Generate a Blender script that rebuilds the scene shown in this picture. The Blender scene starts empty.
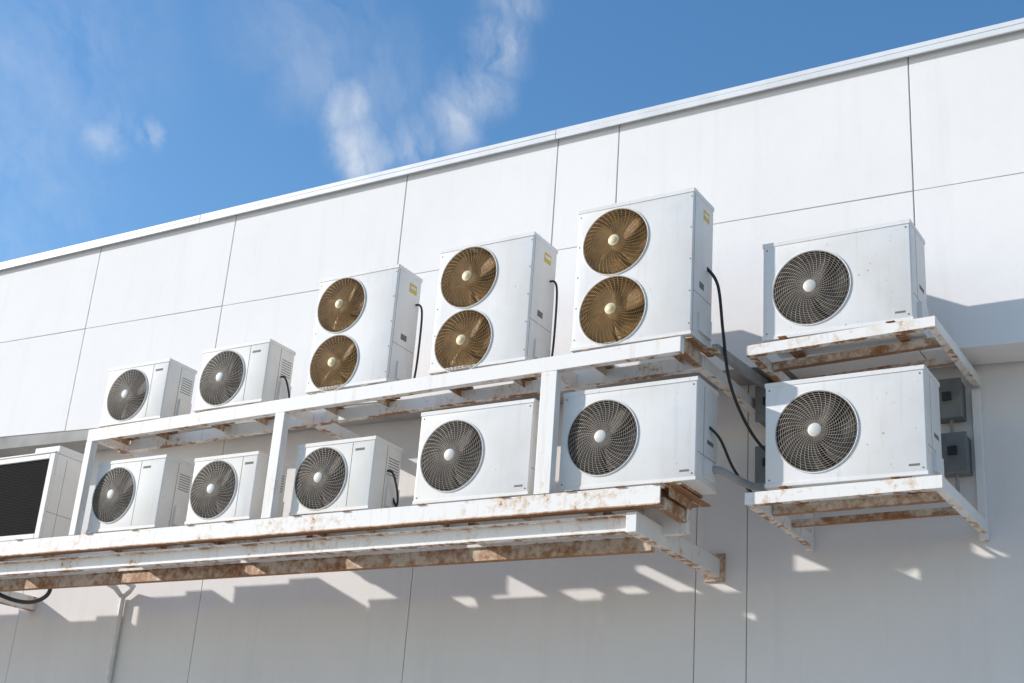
import bpy, bmesh, math, random
from mathutils import Vector, Matrix
random.seed(7)
scn=bpy.context.scene
col=scn.collection
GZ=-1.6

# ---------------------------------------------------------------- materials
def new_mat(name):
    m=bpy.data.materials.new(name); m.use_nodes=True
    nt=m.node_tree; return m,nt,nt.nodes['Principled BSDF']
def N(nt,t,**kw):
    n=nt.nodes.new(t)
    for k,v in kw.items(): setattr(n,k,v)
    return n
def setin(n,**kw):
    for k,v in kw.items(): n.inputs[k.replace('_',' ')].default_value=v
def pos(nt,scale=(1,1,1)):
    g=N(nt,'ShaderNodeNewGeometry'); mp=N(nt,'ShaderNodeMapping')
    mp.inputs['Scale'].default_value=scale
    nt.links.new(g.outputs['Position'],mp.inputs['Vector']); return mp.outputs[0]
def noise(nt,vec,scale,detail=4,rough=0.55):
    n=N(nt,'ShaderNodeTexNoise'); setin(n,Scale=scale,Detail=detail,Roughness=rough)
    nt.links.new(vec,n.inputs['Vector']); return n.outputs['Fac']
def ramp(nt,fac,lo,hi,c0=(0,0,0,1),c1=(1,1,1,1)):
    r=N(nt,'ShaderNodeValToRGB'); e=r.color_ramp.elements
    e[0].position=lo; e[0].color=c0; e[1].position=hi; e[1].color=c1
    nt.links.new(fac,r.inputs[0]); return r.outputs[0]
def mix(nt,fac,a,b,mode='MIX'):
    m=N(nt,'ShaderNodeMix',data_type='RGBA',blend_type=mode)
    for s,v in ((0,fac),(6,a),(7,b)):
        if isinstance(v,(float,int)): m.inputs[s].default_value=v
        elif isinstance(v,tuple): m.inputs[s].default_value=v
        else: nt.links.new(v,m.inputs[s])
    return m.outputs[2]
def math_(nt,op,a,b=None,c=None,clamp=False):
    m=N(nt,'ShaderNodeMath',operation=op,use_clamp=clamp)
    for i,v in enumerate((a,b,c)):
        if v is None: continue
        if isinstance(v,(float,int)): m.inputs[i].default_value=v
        else: nt.links.new(v,m.inputs[i])
    return m.outputs[0]
def bump(nt,b,h,strength,dist):
    n=N(nt,'ShaderNodeBump'); setin(n,Strength=strength,Distance=dist)
    nt.links.new(h,n.inputs['Height']); nt.links.new(n.outputs[0],b.inputs['Normal'])

def wall_mat(name,base,dark):
    m,nt,b=new_mat(name)
    p=pos(nt); big=noise(nt,p,0.7,4,.6); ps=pos(nt,(5,5,0.35)); st=noise(nt,ps,1.2,4,.65)
    fine=noise(nt,p,9,5,.7)
    c=mix(nt,ramp(nt,big,.35,.7),base,dark)
    c=mix(nt,math_(nt,'MULTIPLY',ramp(nt,st,.54,.82),.24),c,tuple(x*.74 for x in dark[:3])+(1,))
    c=mix(nt,math_(nt,'MULTIPLY',ramp(nt,fine,.56,.8),.12),c,tuple(x*.76 for x in dark[:3])+(1,))
    nt.links.new(c,b.inputs['Base Color']); setin(b,Roughness=.85)
    b.inputs['Specular IOR Level'].default_value=.2
    h=noise(nt,p,55,4,.7); h2=noise(nt,p,2.5,2,.5)
    bump(nt,b,math_(nt,'ADD',h,math_(nt,'MULTIPLY',h2,2.5)),.3,.004)
    return m
M_wall=wall_mat('white_painted_concrete',(.80,.78,.765,1),(.765,.745,.73,1))
M_wall2=wall_mat('white_painted_concrete_lower',(.75,.72,.70,1),(.70,.67,.65,1))
def simple(name,c,rough=.6,metal=0,var=.25,scale=8):
    m,nt,b=new_mat(name); p=pos(nt); n=noise(nt,p,scale,3,.6)
    d=tuple(x*(1-var) for x in c[:3])+(1,)
    nt.links.new(mix(nt,ramp(nt,n,.35,.7),c+(1,) if len(c)==3 else c,d),b.inputs['Base Color'])
    setin(b,Roughness=rough,Metallic=metal); return m
M_seal=simple('joint_sealant',(.46,.44,.42),.9,0,.5,1.2)
M_cop=simple('coping_metal',(.72,.73,.74),.45,0.0,.12,3)
def casing(name,base,grime):
    m,nt,b=new_mat(name)
    p=pos(nt); big=noise(nt,p,2.2,3,.6); st=noise(nt,pos(nt,(14,14,1.0)),1.5,4,.65); sp=noise(nt,p,34,3,.6); bl=noise(nt,p,6,4,.65)
    c=mix(nt,ramp(nt,big,.35,.7),base,(base[0]*.95,base[1]*.93,base[2]*.89,1))
    c=mix(nt,math_(nt,'MULTIPLY',ramp(nt,bl,.52,.75),.16),c,(.50,.46,.39,1))
    c=mix(nt,math_(nt,'MULTIPLY',ramp(nt,st,.55,.80),grime),c,(.45,.39,.31,1))
    c=mix(nt,math_(nt,'MULTIPLY',ramp(nt,sp,.69,.73),.6),c,(.24,.13,.06,1))
    nt.links.new(c,b.inputs['Base Color']); setin(b,Roughness=.55)
    b.inputs['Specular IOR Level'].default_value=.35
    bump(nt,b,noise(nt,p,3.5,2,.4),.12,.02)
    return m
M_case=casing('condenser_paint',(.715,.71,.705,1),.26)
M_case2=casing('condenser_paint_warm',(.715,.70,.675,1),.30)
M_seam=simple('panel_seam',(.18,.17,.16),.8)
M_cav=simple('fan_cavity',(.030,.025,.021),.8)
M_blade=simple('fan_blade_grey',(.095,.078,.064),.7)
M_bladeA=simple('fan_blade_amber',(.36,.185,.042),.6,0,.4,12)
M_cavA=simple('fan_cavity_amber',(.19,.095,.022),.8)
M_guard=simple('guard_wire',(.34,.29,.235),.6,0,.4,20)
M_guardA=simple('guard_wire_rusty',(.38,.22,.075),.7,0,.5,20)
M_hub=simple('hub_cap',(.62,.61,.57),.5)
M_hubA=simple('hub_cap_cream',(.70,.58,.34),.5)
M_black=simple('black_cable',(.02,.02,.022),.5)
M_pipe=simple('grey_pipe_wrap',(.36,.36,.355),.7)
M_pvc=simple('white_pvc_pipe',(.74,.72,.69),.5)
M_box=simple('isolator_box',(.19,.20,.20),.55)
M_coil=simple('dark_coil',(.016,.015,.015),.9,0,.4,60)
M_coil.node_tree.nodes['Principled BSDF'].inputs['Specular IOR Level'].default_value=.15
M_label=simple('yellow_label',(.62,.45,.06),.5)
M_white=simple('white_label',(.75,.75,.73),.5)
def rusty(name,lo,hi,base=(.77,.75,.725,1),stainw=.08,run=.30,down=.11):
    m,nt,b=new_mat(name)
    p=pos(nt); n1=noise(nt,p,2.3,4,.7); n2=noise(nt,p,16,4,.7); n3=noise(nt,p,60,2,.6); n4=noise(nt,pos(nt,(9,9,.8)),1.6,3,.6)
    s=math_(nt,'ADD',math_(nt,'MULTIPLY',n1,.5),math_(nt,'MULTIPLY',n2,.5))
    # faces that look down keep water and rust sooner
    g=N(nt,'ShaderNodeNewGeometry'); sx=N(nt,'ShaderNodeSeparateXYZ'); nt.links.new(g.outputs['True Normal'],sx.inputs[0])
    s=math_(nt,'ADD',s,math_(nt,'MULTIPLY',math_(nt,'MAXIMUM',math_(nt,'MULTIPLY',sx.outputs[2],-1.0),0.0),down))
    f=ramp(nt,s,lo,hi)
    rc=mix(nt,n3,(.13,.055,.025,1),(.45,.20,.075,1))
    stain=mix(nt,ramp(nt,s,lo-stainw,hi),base,(.58,.40,.24,1))
    stain=mix(nt,math_(nt,'MULTIPLY',ramp(nt,n4,.56,.74),run),stain,(.54,.38,.24,1))
    c=mix(nt,f,stain,rc)
    nt.links.new(c,b.inputs['Base Color']); setin(b,Roughness=.65)
    bump(nt,b,math_(nt,'MULTIPLY',f,n2),.4,.006)
    return m
M_fr=rusty('white_steel_light_rust',.66,.70)
M_fr2=rusty('white_steel_rusty',.605,.65,run=.4)
M_fr3=rusty('rusted_angle_iron',.43,.58,(.64,.58,.50,1),run=.5)
m,nt,b=new_mat('concrete_yard'); p=pos(nt)
c=mix(nt,ramp(nt,noise(nt,p,.5,4,.6),.35,.7),(.43,.39,.34,1),(.35,.32,.28,1))
nt.links.new(c,b.inputs['Base Color']); setin(b,Roughness=.9); M_ground=m
M_roof=simple('roof_membrane',(.45,.45,.44),.9)

# ---------------------------------------------------------------- mesh builder
class MB:
    def __init__(s): s.v=[];s.f=[];s.m=[];s.mats=[]
    def mi(s,mat):
        if mat not in s.mats: s.mats.append(mat)
        return s.mats.index(mat)
    def hexa(s,P,mat):
        i=len(s.v); s.v+= [tuple(p) for p in P]; k=s.mi(mat)
        for q in ((0,3,2,1),(4,5,6,7),(0,1,5,4),(1,2,6,5),(2,3,7,6),(3,0,4,7)):
            s.f.append(tuple(i+a for a in q)); s.m.append(k)
    def box(s,x0,x1,y0,y1,z0,z1,mat):
        s.hexa([(x0,y0,z0),(x1,y0,z0),(x1,y1,z0),(x0,y1,z0),(x0,y0,z1),(x1,y0,z1),(x1,y1,z1),(x0,y1,z1)],mat)
    def beam(s,p,q,w,h,mat):
        """box along p->q; p,q lie on the centre of the top face"""
        p=Vector(p);q=Vector(q);d=(q-p).normalized(); side=d.cross(Vector((0,0,1))).normalized()*w/2; dn=Vector((0,0,-h))
        s.hexa([p-side+dn,p+side+dn,q+side+dn,q-side+dn,p-side,p+side,q+side,q-side],mat)
    def tube(s,pts,r,mat,n=6,closed=False):
        pts=[Vector(p) for p in pts]; base=len(s.v); k=s.mi(mat); L=len(pts)
        up=None
        for i,p in enumerate(pts):
            a=pts[(i-1)%L] if (i>0 or closed) else p; c=pts[(i+1)%L] if (i<L-1 or closed) else p
            t=(c-a).normalized()
            if up is None: up=t.orthogonal().normalized()
            up=(up-t*up.dot(t))
            up=up.normalized() if up.length>1e-6 else t.orthogonal().normalized()
            b=t.cross(up)
            for j in range(n):
                an=2*math.pi*j/n; s.v.append(tuple(p+up*math.cos(an)*r+b*math.sin(an)*r))
        for i in range(L if closed else L-1):
            for j in range(n):
                a=base+i*n+j; b2=base+i*n+(j+1)%n; c=base+((i+1)%L)*n+(j+1)%n; d=base+((i+1)%L)*n+j
                s.f.append((a,b2,c,d)); s.m.append(k)
        if not closed:
            s.f.append(tuple(base+j for j in range(n))[::-1]); s.m.append(k)
            s.f.append(tuple(base+(L-1)*n+j for j in range(n))); s.m.append(k)
    def disc(s,cx,cz,y,r,th,mat,n=32,dome=0):
        base=len(s.v);k=s.mi(mat)
        for yy,rr in ((y+th,r),(y,r),(y-dome,r*.75)):
            for j in range(n):
                a=2*math.pi*j/n; s.v.append((cx+rr*math.cos(a),yy,cz+rr*math.sin(a)))
        for l in range(2):
            for j in range(n):
                s.f.append((base+l*n+j,base+l*n+(j+1)%n,base+(l+1)*n+(j+1)%n,base+(l+1)*n+j)); s.m.append(k)
        s.f.append(tuple(base+2*n+j for j in range(n))); s.m.append(k)
        s.f.append(tuple(base+j for j in range(n))[::-1]); s.m.append(k)
    def obj(s,name,parent=None,bevel=0,smooth=True):
        me=bpy.data.meshes.new(name); me.from_pydata(s.v,[],s.f)
        for mt in s.mats: me.materials.append(mt)
        me.polygons.foreach_set('material_index',s.m)
        bm=bmesh.new(); bm.from_mesh(me); bmesh.ops.recalc_face_normals(bm,faces=bm.faces)
        bm.to_mesh(me); bm.free()
        if smooth:
            me.shade_smooth(); me.set_sharp_from_angle(angle=math.radians(35))
        o=bpy.data.objects.new(name,me); col.objects.link(o)
        if parent: o.parent=parent
        if bevel:
            md=o.modifiers.new('bevel','BEVEL'); md.width=bevel; md.segments=2; md.limit_method='ANGLE'; md.angle_limit=math.radians(50)
        return o
def empty(name):
    o=bpy.data.objects.new(name,None); o.empty_display_size=.3; col.objects.link(o); return o
def smoothpath(pts,n=8):
    P=[Vector(p) for p in pts]; out=[]
    for i in range(len(P)-1):
        p0=P[max(i-1,0)];p1=P[i];p2=P[i+1];p3=P[min(i+2,len(P)-1)]
        for k in range(n):
            t=k/n; out.append(.5*((2*p1)+(p2-p0)*t+(2*p0-5*p1+4*p2-p3)*t*t+(3*p1-p0-3*p2+p3)*t**3))
    out.append(P[-1]); return out

# ---------------------------------------------------------------- condenser
def casing_mesh(name,x0,x1,y0,y1,z0,z1,fans,mat,cav,parent):
    bm=bmesh.new(); bmesh.ops.create_cube(bm,size=1)
    for v in bm.verts:
        v.co=Vector(((x0+x1)/2+v.co.x*(x1-x0),(y0+y1)/2+v.co.y*(y1-y0),(z0+z1)/2+v.co.z*(z1-z0)))
    bmesh.ops.bevel(bm,geom=bm.edges[:],offset=.011,segments=3,affect='EDGES',profile=.5)
    me=bpy.data.meshes.new(name); bm.to_mesh(me); bm.free(); me.materials.append(mat); me.materials.append(cav)
    o=bpy.data.objects.new(name,me); col.objects.link(o)
    dep=.15
    bm=bmesh.new()
    for fx,fz,r in fans:
        bmesh.ops.create_cone(bm,cap_ends=True,segments=72,radius1=r,radius2=r,depth=dep*2,
            matrix=Matrix.Translation((fx,y0,fz))@Matrix.Rotation(math.pi/2,4,'X'))
    cm=bpy.data.meshes.new('c'); bm.to_mesh(cm); bm.free()
    c=bpy.data.objects.new('c',cm); col.objects.link(c)
    md=o.modifiers.new('b','BOOLEAN'); md.object=c; md.operation='DIFFERENCE'; md.solver='EXACT'
    dg=bpy.context.evaluated_depsgraph_get()
    nm=bpy.data.meshes.new_from_object(o.evaluated_get(dg))
    o.modifiers.clear(); o.data=nm; bpy.data.objects.remove(c)
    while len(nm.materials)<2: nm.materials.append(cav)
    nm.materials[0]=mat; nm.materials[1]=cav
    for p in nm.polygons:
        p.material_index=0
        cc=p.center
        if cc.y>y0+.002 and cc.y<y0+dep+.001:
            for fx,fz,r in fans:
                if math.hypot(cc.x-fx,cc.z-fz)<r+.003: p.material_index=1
    nm.shade_smooth(); nm.set_sharp_from_angle(angle=math.radians(30))
    o.parent=parent; return o

def fan(parent,fx,fz,r,y0,amber,rot):
    mb=MB(); bl=M_bladeA if amber else M_blade
    hub=r*.22; nb=3 if not amber else 4
    k=mb.mi(bl)
    for b in range(nb):
        a0=rot+b*2*math.pi/nb; span=math.radians(335/nb); nr,na=7,9
        base=len(mb.v)
        for i in range(nr):
            t=i/(nr-1); rr=hub*.8+(r*.95-hub*.8)*t
            for j in range(na):
                u=j/(na-1); an=a0+span*(u*(.80+.20*t))+.3*t
                mb.v.append((fx+rr*math.cos(an),y0+.05+.045*u+.01*math.sin(u*3),fz+rr*math.sin(an)))
        for i in range(nr-1):
            for j in range(na-1):
                a=base+i*na+j; mb.f.append((a,a+1,a+na+1,a+na)); mb.m.append(k)
    mb.disc(fx,fz,y0+.035,hub,.09,bl,28,.01)
    o=mb.obj('fan_blades',parent)
    md=o.modifiers.new('s','SOLIDIFY'); md.thickness=.004
    g=MB(); gm=M_guardA if amber else M_guard
    # collar
    n=72
    for rad,yy,w in ((r+.006,y0-.003,.005),):
        g.tube([(fx+rad*math.cos(2*math.pi*i/n),yy,fz+rad*math.sin(2*math.pi*i/n)) for i in range(n)],w,M_case,8,True)
    dome=lambda rr: y0-.006-.022*(1-(rr/r)**2)
    R0=r*.20; nr=int((r-R0)/.0150)
    for i in range(nr+1):
        rr=R0+(r-.004-R0)*i/nr
        g.tube([(fx+rr*math.cos(2*math.pi*j/56),dome(rr),fz+rr*math.sin(2*math.pi*j/56)) for j in range(56)],.0018,gm,4,True)
    ns=40
    for i in range(ns):
        a=2*math.pi*i/ns+rot
        P=[]
        for j in range(8):
            t=j/7; rr=R0*.9+(r-R0*.9)*t; an=a+.45*t
            P.append((fx+rr*math.cos(an),dome(rr)-.002,fz+rr*math.sin(an)))
        g.tube(P,.0021,gm,4)
    g.disc(fx,fz,dome(0)-.004,r*.17,.008,(M_hubA if amber else M_hub),32,.006)
    if amber: g.disc(fx,fz,dome(0)-.012,r*.10,.006,M_hubA,24,.004)
    g.obj('fan_guard',parent)

def condenser(x0,x1,z0,z1,yf,d,fans,kind):
    e=empty('air_conditioner_condenser')
    amber=(kind=='tall')
    mat=M_case if kind in('tall','big') else M_case2
    casing_mesh('casing',x0,x1,yf,yf+d,z0,z1,fans,mat,M_cavA if amber else M_cav,e)
    for f in fans: fan(e,*f,yf,amber,random.uniform(0,6))
    mb=MB()
    # lid, overlapping the body by a few mm
    mb.box(x0-.004,x1+.004,yf-.004,yf+d+.004,z1-.028,z1+.006,mat)
    # base pan
    mb.box(x0-.003,x1+.003,yf-.003,yf+d+.003,z0-.004,z0+.025,mat)
    mb.obj('lid_and_base_pan',e,.004)
    s=MB(); e1=.0012
    fr=max(f[0]+f[2] for f in fans)
    if kind=='small':
        xs=fr+.035
        s.box(xs,xs+.004,yf-e1,yf+.01,z0+.03,z1-.03,M_seam)
        # small logo plate
        s.box(xs+.03,min(x1-.03,xs+.12),yf-e1,yf+.01,z1-.1,z1-.08,M_seam)
        ym=yf+d*.45
        s.box(x1-.01,x1+e1,ym,ym+.005,z0+.03,z1-.03,M_seam)
        for i in range(7):
            z=z1-.12-i*.022
            s.box(x1-.01,x1+e1,ym+.03,yf+d-.03,z,z+.007,M_seam)
        s.box(x1-.005,x1+.028,yf+d*.52,yf+d-.02,z0+.07,z0+.23,mat)
    elif kind=='big':
        s.box(x1-.01,x1+e1,yf+.02,yf+d-.02,z0+.20,z0+.204,M_seam)
        s.box(x1-.01,x1+e1,yf+d*.33,yf+d*.33+.004,z0+.20,z1-.03,M_seam)
        s.box(x1-.01,x1+e1,yf+d*.5,yf+d*.8,z0+.30,z0+.33,M_seam)
        s.box(x1-.01,x1+.03,yf+d*.3,yf+d*.75,z0+.05,z0+.17,mat)
        s.box(x1-.12,x1-.05,yf-e1,yf+.01,z0+.06,z0+.075,M_seam)
        for px,pz in ((x0+.03,z1-.05),(x1-.03,z1-.05),(x0+.03,z0+.045),(x1-.03,z0+.045)):
            s.disc(px,pz,yf-.002,.006,.01,M_seam,10,.001)
    else:
        s.box(x1-.01,x1+e1,yf+.02,yf+d-.02,z0+.34,z0+.344,M_seam)
        s.box(x1-.01,x1+e1,yf+.018,yf+.022,z0+.03,z1-.03,M_seam)
        s.box(x1-.01,x1+e1+.001,yf+.17,yf+.27,z1-.17,z1-.09,M_label)
        s.box(x1-.01,x1+e1+.002,yf+.18,yf+.26,z1-.135,z1-.112,M_white)
        s.box(x1-.01,x1+e1,yf+.12,yf+.20,z0+.40,z0+.45,M_seam)
        s.box(x1-.01,x1+.02,yf+.1,yf+d-.04,z0+.06,z0+.2,mat)
        for i in range(5):
            zz=z0+.08+i*(z1-z0-.14)/4
            s.disc(x1-.02,zz,yf-.002,.005,.01,M_seam,10,.001)
            s.disc(x0+.02,zz,yf-.002,.005,.01,M_seam,10,.001)
    s.obj('panel_details',e,.0008)
    f=MB()
    for fx in (x0+.14,x1-.14):
        f.box(fx-.03,fx+.03,yf+.01,yf+d+.02,z0-.022,z0-.0045,M_fr3)
    f.obj('mounting_feet',e)
    return e

K=8.09/8.03
def c(x0,x1,z0,z1,fans,kind,d=.29):
    condenser(x0*K,x1*K,z0*K,z1*K,8.09,d,[(a*K,b*K,r) for a,b,r in fans],kind)
c(-9.42,-8.67,3.53,4.08,[(-9.13,3.795,.24)],'small',.34)
c(-8.28,-7.52,3.55,4.10,[(-8.01,3.815,.245)],'small',.33)
c(-7.06,-6.25,3.57,4.57,[(-6.80,4.30,.24),(-6.80,3.79,.24)],'tall',.33)
c(-5.85,-4.99,3.58,4.62,[(-5.56,4.34,.255),(-5.56,3.805,.255)],'tall',.36)
c(-4.61,-3.67,3.595,4.72,[(-4.29,4.41,.263),(-4.29,3.865,.263)],'tall',.35)
c(-9.33,-8.51,2.55,3.18,[(-9.075,2.87,.245)],'small',.35)
c(-8.17,-7.47,2.55,3.11,[(-7.91,2.825,.245)],'small',.38)
c(-7.06,-6.29,2.55,3.12,[(-6.79,2.825,.25)],'small',.36)
c(-5.88,-4.89,2.55,3.26,[(-5.57,2.895,.272)],'big',.33)
c(-4.65,-3.61,2.55,3.27,[(-4.32,2.91,.272)],'big',.35)
condenser(-3.27,-2.23,3.60,4.33,8.34,.36,[(-2.92,3.945,.272)],'big')
condenser(-3.25,-2.175,2.55,3.275,8.34,.36,[(-2.895,2.905,.278)],'big')
# large condensers with a coil front (one at the left edge; unseen others added to shade the wall)
def coilunit(x0,x1,z1=3.36):
    e=empty('coil_front_condenser')
    z0,yf,d=2.56,8.09,.36
    mb=MB()
    mb.box(x0,x1,yf+.03,yf+d,z0,z1,M_case2)
    mb.box(x0,x0+.05,yf,yf+.03,z0,z1,M_case2); mb.box(x1-.07,x1,yf,yf+.0301,z0,z1,M_case2)
    mb.box(x0+.05,x1-.07,yf,yf+.03,z1-.05,z1,M_case2); mb.box(x0+.05,x1-.07,yf,yf+.03,z0,z0+.05,M_case2)
    mb.box(x0-.005,x1+.005,yf-.005,yf+d+.005,z1+.001,z1+.02,M_case2)
    mb.obj('casing',e,.006)
    mb=MB(); mb.box(x0+.051,x1-.071,yf+.015,yf+.029,z0+.051,z1-.051,M_coil)
    for i in range(46):
        z=z0+.055+i*(z1-z0-.11)/46; mb.box(x0+.052,x1-.072,yf+.012,yf+.0145,z,z+.0025,M_coil)
    mb.obj('coil_grille',e,0)
    mb=MB()
    mb.box(x1-.01,x1+.0015,yf+d*.4,yf+d*.4+.005,z0+.03,z1-.03,M_seam)
    mb.box(x1-.01,x1+.0015,yf+.02,yf+d-.02,z0+.25,z0+.255,M_seam)
    mb.box(x1-.35,x1-.02,yf+.05,yf+d-.02,z1+.021,z1+.085,M_case2)
    mb.obj('access_panels',e,.004)
    f=MB()
    for fx in (x0+.14,x1-.14): f.box(fx-.03,fx+.03,yf+.01,yf+d+.02,2.538,2.5595,M_fr3)
    f.obj('mounting_feet',e)
coilunit(-10.95,-10.0)
coilunit(-12.15,-11.25,3.3)  # from here on out of view, added for the shadows on the lower wall
coilunit(-13.15,-12.4,3.1)
coilunit(-14.5,-13.55,3.2)
coilunit(-15.75,-14.8,3.3)

# ---------------------------------------------------------------- main shelf frame
e=empty('steel_shelf_frame')
def uz(x): return 3.50+(x+9.5)*(.075/5.77)
mb=MB()
xa,xb=-9.51,-3.73
mb.beam((xa,8.03,uz(xa)),(xb,8.03,uz(xb)),.06,.115,M_fr)
mb.obj('upper_front_beam',e,.004)
mb=MB()
mb.beam((xa,8.41,uz(xa)),(xb,8.41,uz(xb)),.06,.10,M_fr2)
mb.obj('upper_back_beam',e,.004)
mb=MB()
for x in (-9.47,-7.27,-4.78,-3.765):
    z=uz(x)-.003
    mb.beam((x,8.061,z),(x,8.379,z),.06,.09,M_fr if x<-4 else M_fr3)
    mb.beam((x,8.441,z),(x,9.449,z),.07,.09,M_fr)
# tie bar from the end of the shelf back to the wall
mb.beam((-3.635,8.36,3.635),(-3.635,9.449,3.70),.05,.065,M_pipe)
mb.obj('upper_wall_arms',e,.003)
mb=MB()
ups=[(-9.42,-8.66),(-8.28,-7.52),(-7.05,-6.25),(-5.84,-4.99),(-4.58,-3.69)]
for a,b2 in ups:
    for x in (a*K+.14,b2*K-.14):
        z=uz(x)+.006
        mb.beam((x,8.0,z+.004),(x,8.55,z+.004),.06,.006,M_fr3)
        mb.beam((x-.027,8.0635,z-.003),(x-.027,8.375,z-.003),.006,.055,M_fr3)
mb.beam((-3.70,8.062,3.583),(-3.70,8.45,3.583),.05,.006,M_fr3)
mb.beam((-3.70,8.32,3.589),(-3.61,8.32,3.589),.06,.006,M_fr3)
mb.beam((-3.66,8.37,3.589),(-3.60,8.37,3.589),.03,.03,M_fr3)
mb.obj('upper_cross_angles',e)
mb=MB()
for x,w in ((-9.47,.075),(-7.27,.10),(-4.76,.13)):
    mb.box(x-w/2,x+w/2,7.996,8.066,2.531,uz(x)-.116,M_fr)
mb.obj('posts',e,.004)
mb=MB()
XL=-17
# lower front channel: web + flanges (open to the back)
mb.box(XL,-3.85,8.0,8.012,2.40,2.53,M_fr2); mb.box(XL,-3.85,8.012,8.07,2.518,2.529,M_fr2); mb.box(XL,-3.85,7.985,8.07,2.388,2.3995,M_fr3)
mb.obj('lower_front_channel',e,.002)
mb=MB()
mb.box(XL,-3.85,8.43,8.49,2.30,2.525,M_fr2)  # beam made taller to block sun leaking through under the units
mb.obj('lower_back_beam',e,.003)
mb=MB()
# carrying beam under: channel opening to the front
mb.box(XL,-4.12,8.10,8.112,2.235,2.36,M_fr2); mb.box(XL,-4.12,8.045,8.10,2.348,2.359,M_fr2); mb.box(XL,-4.12,8.045,8.10,2.236,2.247,M_fr2)
mb.box(XL,-4.12,8.45,8.51,2.20,2.299,M_fr3)
mb.obj('carrying_beams',e,.002)
mb=MB()
for x in (-4.07,-11.55,-15.5):
    mb.box(x-.04,x+.04,8.03,9.45,2.225,2.363,M_fr2)
mb.box(-4.15,-3.99,9.435,9.4505,2.19,2.40,M_fr3)
mb.obj('wall_arms',e,.004)
mb=MB()
xs=[-3.875,-4.15]
for a,b2 in [(-15.65,-14.7),(-14.4,-13.45),(-13.05,-12.3),(-12.05,-11.15),(-10.87,-9.93),(-9.33,-8.51),(-8.16,-7.47),(-7.05,-6.29),(-5.88,-4.89),(-4.64,-3.62)]:
    xs+= [a*K+.14,b2*K-.14]
for x in sorted(set(xs)):
    mb.beam((x,7.985,2.537),(x,8.62,2.537),.07,.006,M_fr3)
    mb.beam((x-.03,8.073,2.530),(x-.03,8.428,2.530),.007,.07,M_fr3)
mb.box(-3.90,-3.85,8.075,8.425,2.375,2.46,M_fr3)
for x in [-9.9,-8.2,-6.9,-5.4,-4.3]:
    mb.box(x-.03,x+.03,8.115,8.429,2.362,2.40,M_fr3)
mb.obj('lower_cross_angles',e)

# ---------------------------------------------------------------- right bracket stands
e=empty('steel_wall_bracket')
for (zl,zr,h,nm) in ((3.545,3.575,.075,'upper_shelf'),(2.50,2.515,.085,'lower_shelf')):
    mb=MB()
    xa,xb=-3.36,-2.07
    mb.beam((xa,8.285,zl),(xb,8.285,zr),.05,h,M_fr2)
    mb.beam((xa+.03,8.311,zl-.002),(xa+.03,9.45,zl-.002),.055,h,M_fr2)
    mb.beam((xb-.03,8.311,zr-.002),(xb-.03,9.45,zr-.002),.055,h,M_fr)
    zm=(zl+zr)/2
    mb.beam((xa+.061,8.63,zl-.004),(xb-.061,8.63,zr-.004),.05,.06,M_fr3)
    mb.beam((xa+.061,9.0,zl-.004),(xb-.061,9.0,zr-.004),.04,.05,M_fr3)
    for x in (-3.1,-2.36):
        mb.beam((x,8.25,zm+.018),(x,8.74,zm+.018),.06,.006,M_fr3)
    mb.obj(nm,e,.003)
mb=MB()
for x in (-3.33,-2.10):
    mb.box(x-.028,x+.028,9.395,9.449,2.38,3.46,M_fr)
mb.obj('back_posts',e,.003)

# ---------------------------------------------------------------- building
e=empty('commercial_building')
joints=[-11.14,-9.20,-7.08,-5.46,-4.86,-2.39]
left=[-11.14-2.05*i for i in range(1,12)][::-1]; right=[-2.39+2.45*i for i in range(1,8)]
X=left+joints+right
def bzc(x): return max(3.3,min(4.35,4.03-(x+12.15)*.0373))
def jzc(x): return 5.16-(x+12.5)*.022
TOP=6.12
mb=MB(); g=.005
for a,b2 in zip(X[:-1],X[1:]):
    a+=g;b2-=g
    for lo,hi in ((bzc,lambda x:jzc(x)-g*.6),(lambda x:jzc(x)+g*.6,lambda x:TOP)):
        mb.hexa([(a,9.07,lo(a)),(b2,9.07,lo(b2)),(b2,9.43,lo(b2)),(a,9.43,lo(a)),(a,9.07,hi(a)),(b2,9.07,hi(b2)),(b2,9.43,hi(b2)),(a,9.43,hi(a))],M_wall)
mb.obj('upper_wall_panels',e,.003)
mb=MB(); a,b2=X[0],X[-1]
mb.hexa([(a,9.079,bzc(a)+.01),(b2,9.079,bzc(b2)+.01),(b2,9.42,bzc(b2)+.01),(a,9.42,bzc(a)+.01),(a,9.079,TOP-.01),(b2,9.079,TOP-.01),(b2,9.42,TOP-.01),(a,9.42,TOP-.01)],M_seal)
mb.obj('joint_filler',e)
mb=MB()
XL2=[X[0],-30.1,-27.5,-24.8,-22.2,-19.6,-17,-14.35,-11.75,-9.26,-6.85,-4.23,-3.82,-1.2,1.4,4.0,6.6,9.2,12,X[-1]]
for a,b2 in zip(XL2[:-1],XL2[1:]):
    mb.box(a+.0035,b2-.0035,9.45,9.70,GZ-.1,4.6,M_wall2)
mb.obj('lower_wall_panels',e,.003)
mb=MB(); mb.box(X[0],X[-1],9.46,9.69,GZ-.1,4.5,M_seal)
mb.box(X[0]+.01,X[-1]-.01,9.72,24,GZ-.1,5.9,M_wall)
mb.box(X[0]+.01,X[-1]-.01,9.435,24.01,5.901,5.95,M_roof)
mb.obj('building_core',e)
mb=MB()
cj=[X[0]-.05]+[-5.46+4.2*i for i in range(-6,5)]+[X[-1]+.05]
for a,b2 in zip(cj[:-1],cj[1:]):
    mb.box(a+.002,b2-.002,9.02,9.47,6.121,6.165,M_cop)
    mb.box(a+.002,b2-.002,9.02,9.034,6.07,6.1205,M_cop)
mb.obj('roof_coping',e,.004)

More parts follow.
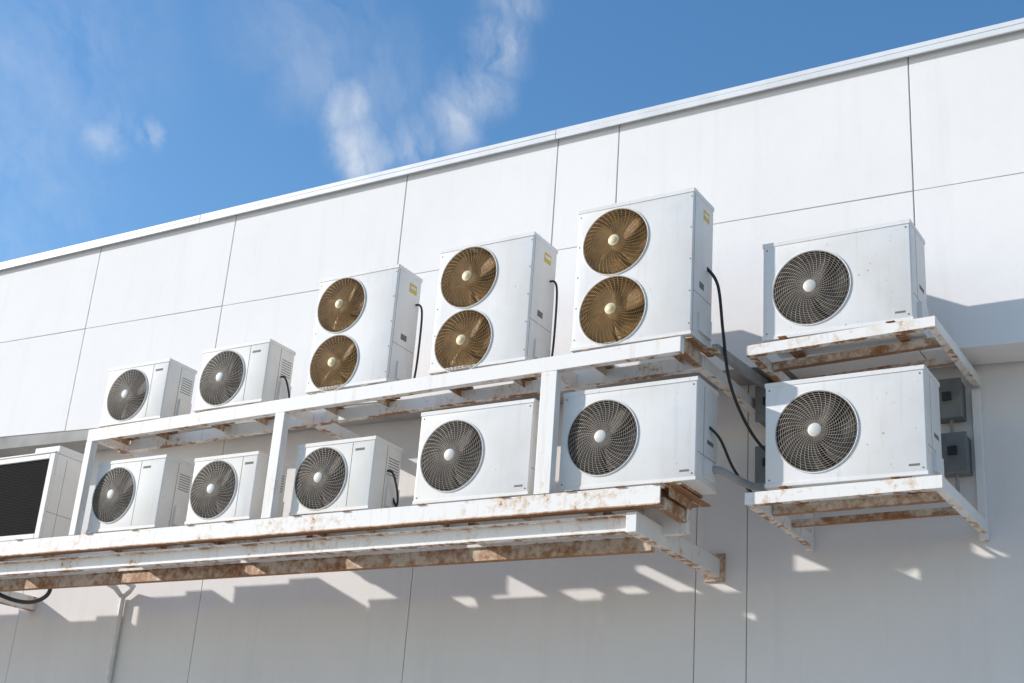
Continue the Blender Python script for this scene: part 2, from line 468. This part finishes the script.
# ---------------------------------------------------------------- ground
mb=MB(); s=400
mb.v=[(-s,-s,GZ),(s,-s,GZ),(s,s,GZ),(-s,s,GZ)]; mb.f=[(0,1,2,3)]; mb.m=[mb.mi(M_ground)]
mb.obj('ground',None,0,False)

# ---------------------------------------------------------------- pipes, cables, boxes
def cable(name,pts,r,mat,sm=True):
    mb=MB(); mb.tube(smoothpath(pts,8) if sm else pts,r,mat,8); return mb.obj(name)
cable('refrigerant_hose',[(-3.72,8.34,4.25),(-3.63,8.38,4.1),(-3.60,8.42,3.75),(-3.58,8.5,3.4),(-3.5,8.6,3.12),(-3.42,8.75,2.96),(-3.38,8.9,2.98),(-3.45,9.2,3.2),(-3.5,9.44,3.3)],.012,M_black)
cable('refrigerant_hose',[(-3.64,8.3,3.0),(-3.58,8.36,2.92),(-3.54,8.5,2.75),(-3.47,8.65,2.62),(-3.4,8.8,2.60),(-3.45,9.2,2.8),(-3.5,9.44,2.95)],.010,M_black)
cable('insulated_pipe',[(-3.66,8.3,2.70),(-3.56,8.34,2.69),(-3.50,8.45,2.66),(-3.42,8.6,2.64),(-3.30,8.8,2.68),(-3.28,9.2,2.76),(-3.28,9.44,2.8)],.028,M_pipe)
for x,z,y in ((-7.52,3.86,8.28),(-6.29,2.92,8.28)):
    cable('refrigerant_hose',[(x*K-.01,y,z),(x*K+.05,y,z-.02),(x*K+.085,y+.02,z-.12),(x*K+.09,y+.05,z-.22),(x*K+.06,y+.08,z-.27),(x*K+.02,y+.08,z-.2)],.009,M_black)
for x,z in ((-6.25,4.3),(-4.99,4.3)):
    cable('insulated_pipe',[(x*K-.02,8.36,z+.05),(x*K+.035,8.38,z+.05),(x*K+.05,8.40,z-.05),(x*K+.05,8.40,z-.4),(x*K+.05,8.38,z-.60),(x*K+.03,8.37,z-.66),(x*K-.02,8.36,z-.67)],.009,M_black)
cable('refrigerant_hose',[(-11.3,8.3,2.5),(-11.2,8.5,2.3),(-11.0,8.7,2.18),(-10.7,8.75,2.15),(-10.45,8.7,2.25),(-10.4,8.5,2.5)],.020,M_black)
cable('drain_pipe',[(-10.25,8.9,2.46),(-10.25,9.3,2.38),(-10.25,9.415,2.3),(-10.25,9.415,0),(-10.25,9.415,GZ)],.028,M_pvc,False)
cable('drain_pipe',[(-10.0,8.8,2.46),(-10.0,9.3,2.38),(-10.15,9.40,2.36),(-10.24,9.40,2.3)],.024,M_pvc,False)
def ibox(x,z,w=.18,h=.27):
    e=empty('electrical_isolator_box')
    mb=MB(); mb.box(x-w/2,x+w/2,9.30,9.449,z-h/2,z+h/2,M_box); mb.box(x-w/2-.01,x+w/2+.01,9.285,9.2995,z-h/2-.01,z+h/2+.01,M_box)
    mb.obj('enclosure',e,.006)
    mb=MB(); mb.tube([(x,9.38,z-h/2),(x,9.38,z-h/2-.2)],.014,M_pipe,8); mb.box(x-.03,x+.03,9.265,9.2845,z-.02,z+.04,M_black); mb.obj('conduit_and_handle',e)
for x,z in ((-2.27,3.38),(-2.25,2.98),(-3.60,3.5),(-3.60,3.02)): ibox(x,z)

# ---------------------------------------------------------------- sun, sky
s=Vector((2.1,1.0,-1.02)).normalized()
L=bpy.data.lights.new('sun','SUN'); L.energy=5.0; L.angle=math.radians(.5); L.color=(1,.955,.90)
so=bpy.data.objects.new('sun',L); col.objects.link(so); so.rotation_euler=s.to_track_quat('-Z','Y').to_euler()
w=bpy.data.worlds.new('World'); scn.world=w; w.use_nodes=True; nt=w.node_tree
bg=nt.nodes['Background']
sky=N(nt,'ShaderNodeTexSky',sky_type='NISHITA'); sky.sun_disc=False
sky.sun_elevation=math.asin(-s.z); sky.sun_rotation=math.atan2(-s.x,-s.y)
sky.air_density=1.15; sky.dust_density=.6; sky.ozone_density=3.0
tc=N(nt,'ShaderNodeTexCoord')
F=Vector((-.50036,.78487,.36554)); Rv=Vector((.85576,.51247,.07104)); U=Vector((.13158,-.34836,.92807))
wn=N(nt,'ShaderNodeTexNoise'); setin(wn,Scale=9,Detail=5,Roughness=.6); nt.links.new(tc.outputs['Generated'],wn.inputs['Vector'])
sub=N(nt,'ShaderNodeVectorMath',operation='SUBTRACT'); nt.links.new(wn.outputs['Color'],sub.inputs[0]); sub.inputs[1].default_value=(.5,.5,.5)
sc=N(nt,'ShaderNodeVectorMath',operation='SCALE'); nt.links.new(sub.outputs[0],sc.inputs[0]); sc.inputs['Scale'].default_value=.05
wv=N(nt,'ShaderNodeVectorMath',operation='ADD'); nt.links.new(tc.outputs['Generated'],wv.inputs[0]); nt.links.new(sc.outputs[0],wv.inputs[1])
blobs=[(-.002,.245,.028,.6),(-.010,.215,.026,.7),(-.024,.185,.026,.7),(-.042,.163,.024,.65),(-.068,.148,.024,.6),(-.095,.138,.02,.5),(-.122,.17,.026,.65),(-.116,.148,.026,.8),(-.108,.133,.022,.8),(-.15,.19,.04,.22),(-.09,.19,.05,.2),
       (-.258,.154,.014,.95),(-.295,.147,.022,.5),(-.28,.165,.02,.3),(-.33,.21,.10,.22),(-.15,.235,.07,.2),(-.38,.14,.09,.26),(-.36,.09,.09,.2)]
tot=None
for a,bb,r,st in blobs:
    d=(F+Rv*a+U*bb).normalized()
    dn=N(nt,'ShaderNodeVectorMath',operation='DISTANCE'); nt.links.new(wv.outputs[0],dn.inputs[0]); dn.inputs[1].default_value=d
    mr=N(nt,'ShaderNodeMapRange',interpolation_type='SMOOTHERSTEP'); nt.links.new(dn.outputs['Value'],mr.inputs['Value'])
    setin(mr,From_Min=0.0,From_Max=r*1.3,To_Min=st,To_Max=0.0)
    tot=mr.outputs[0] if tot is None else math_(nt,'MAXIMUM',tot,mr.outputs[0])
mp=N(nt,'ShaderNodeMapping'); mp.inputs['Rotation'].default_value=(0,0,.6); mp.inputs['Scale'].default_value=(2.2,1,.8)
nt.links.new(wv.outputs[0],mp.inputs['Vector'])
n2=noise(nt,mp.outputs[0],16,8,.62)
mask=math_(nt,'MULTIPLY',tot,ramp(nt,n2,.34,.74),clamp=True)
hs=N(nt,'ShaderNodeHueSaturation'); setin(hs,Saturation=1.2,Value=1.4); nt.links.new(sky.outputs[0],hs.inputs['Color'])
cl=mix(nt,mask,hs.outputs[0],(6.4,6.6,6.9,1))
nt.links.new(cl,bg.inputs[0]); bg.inputs[1].default_value=.135

# ---------------------------------------------------------------- camera
cam=bpy.data.cameras.new('camera'); cam.sensor_width=36; cam.lens=1375.2/1024*36; cam.clip_end=2000
co=bpy.data.objects.new('camera',cam); col.objects.link(co)
mt=Matrix((Rv,U,-F)).transposed().to_4x4(); co.matrix_world=mt
scn.camera=co
scn.view_settings.view_transform='Standard'; scn.view_settings.look='None'; scn.view_settings.exposure=0
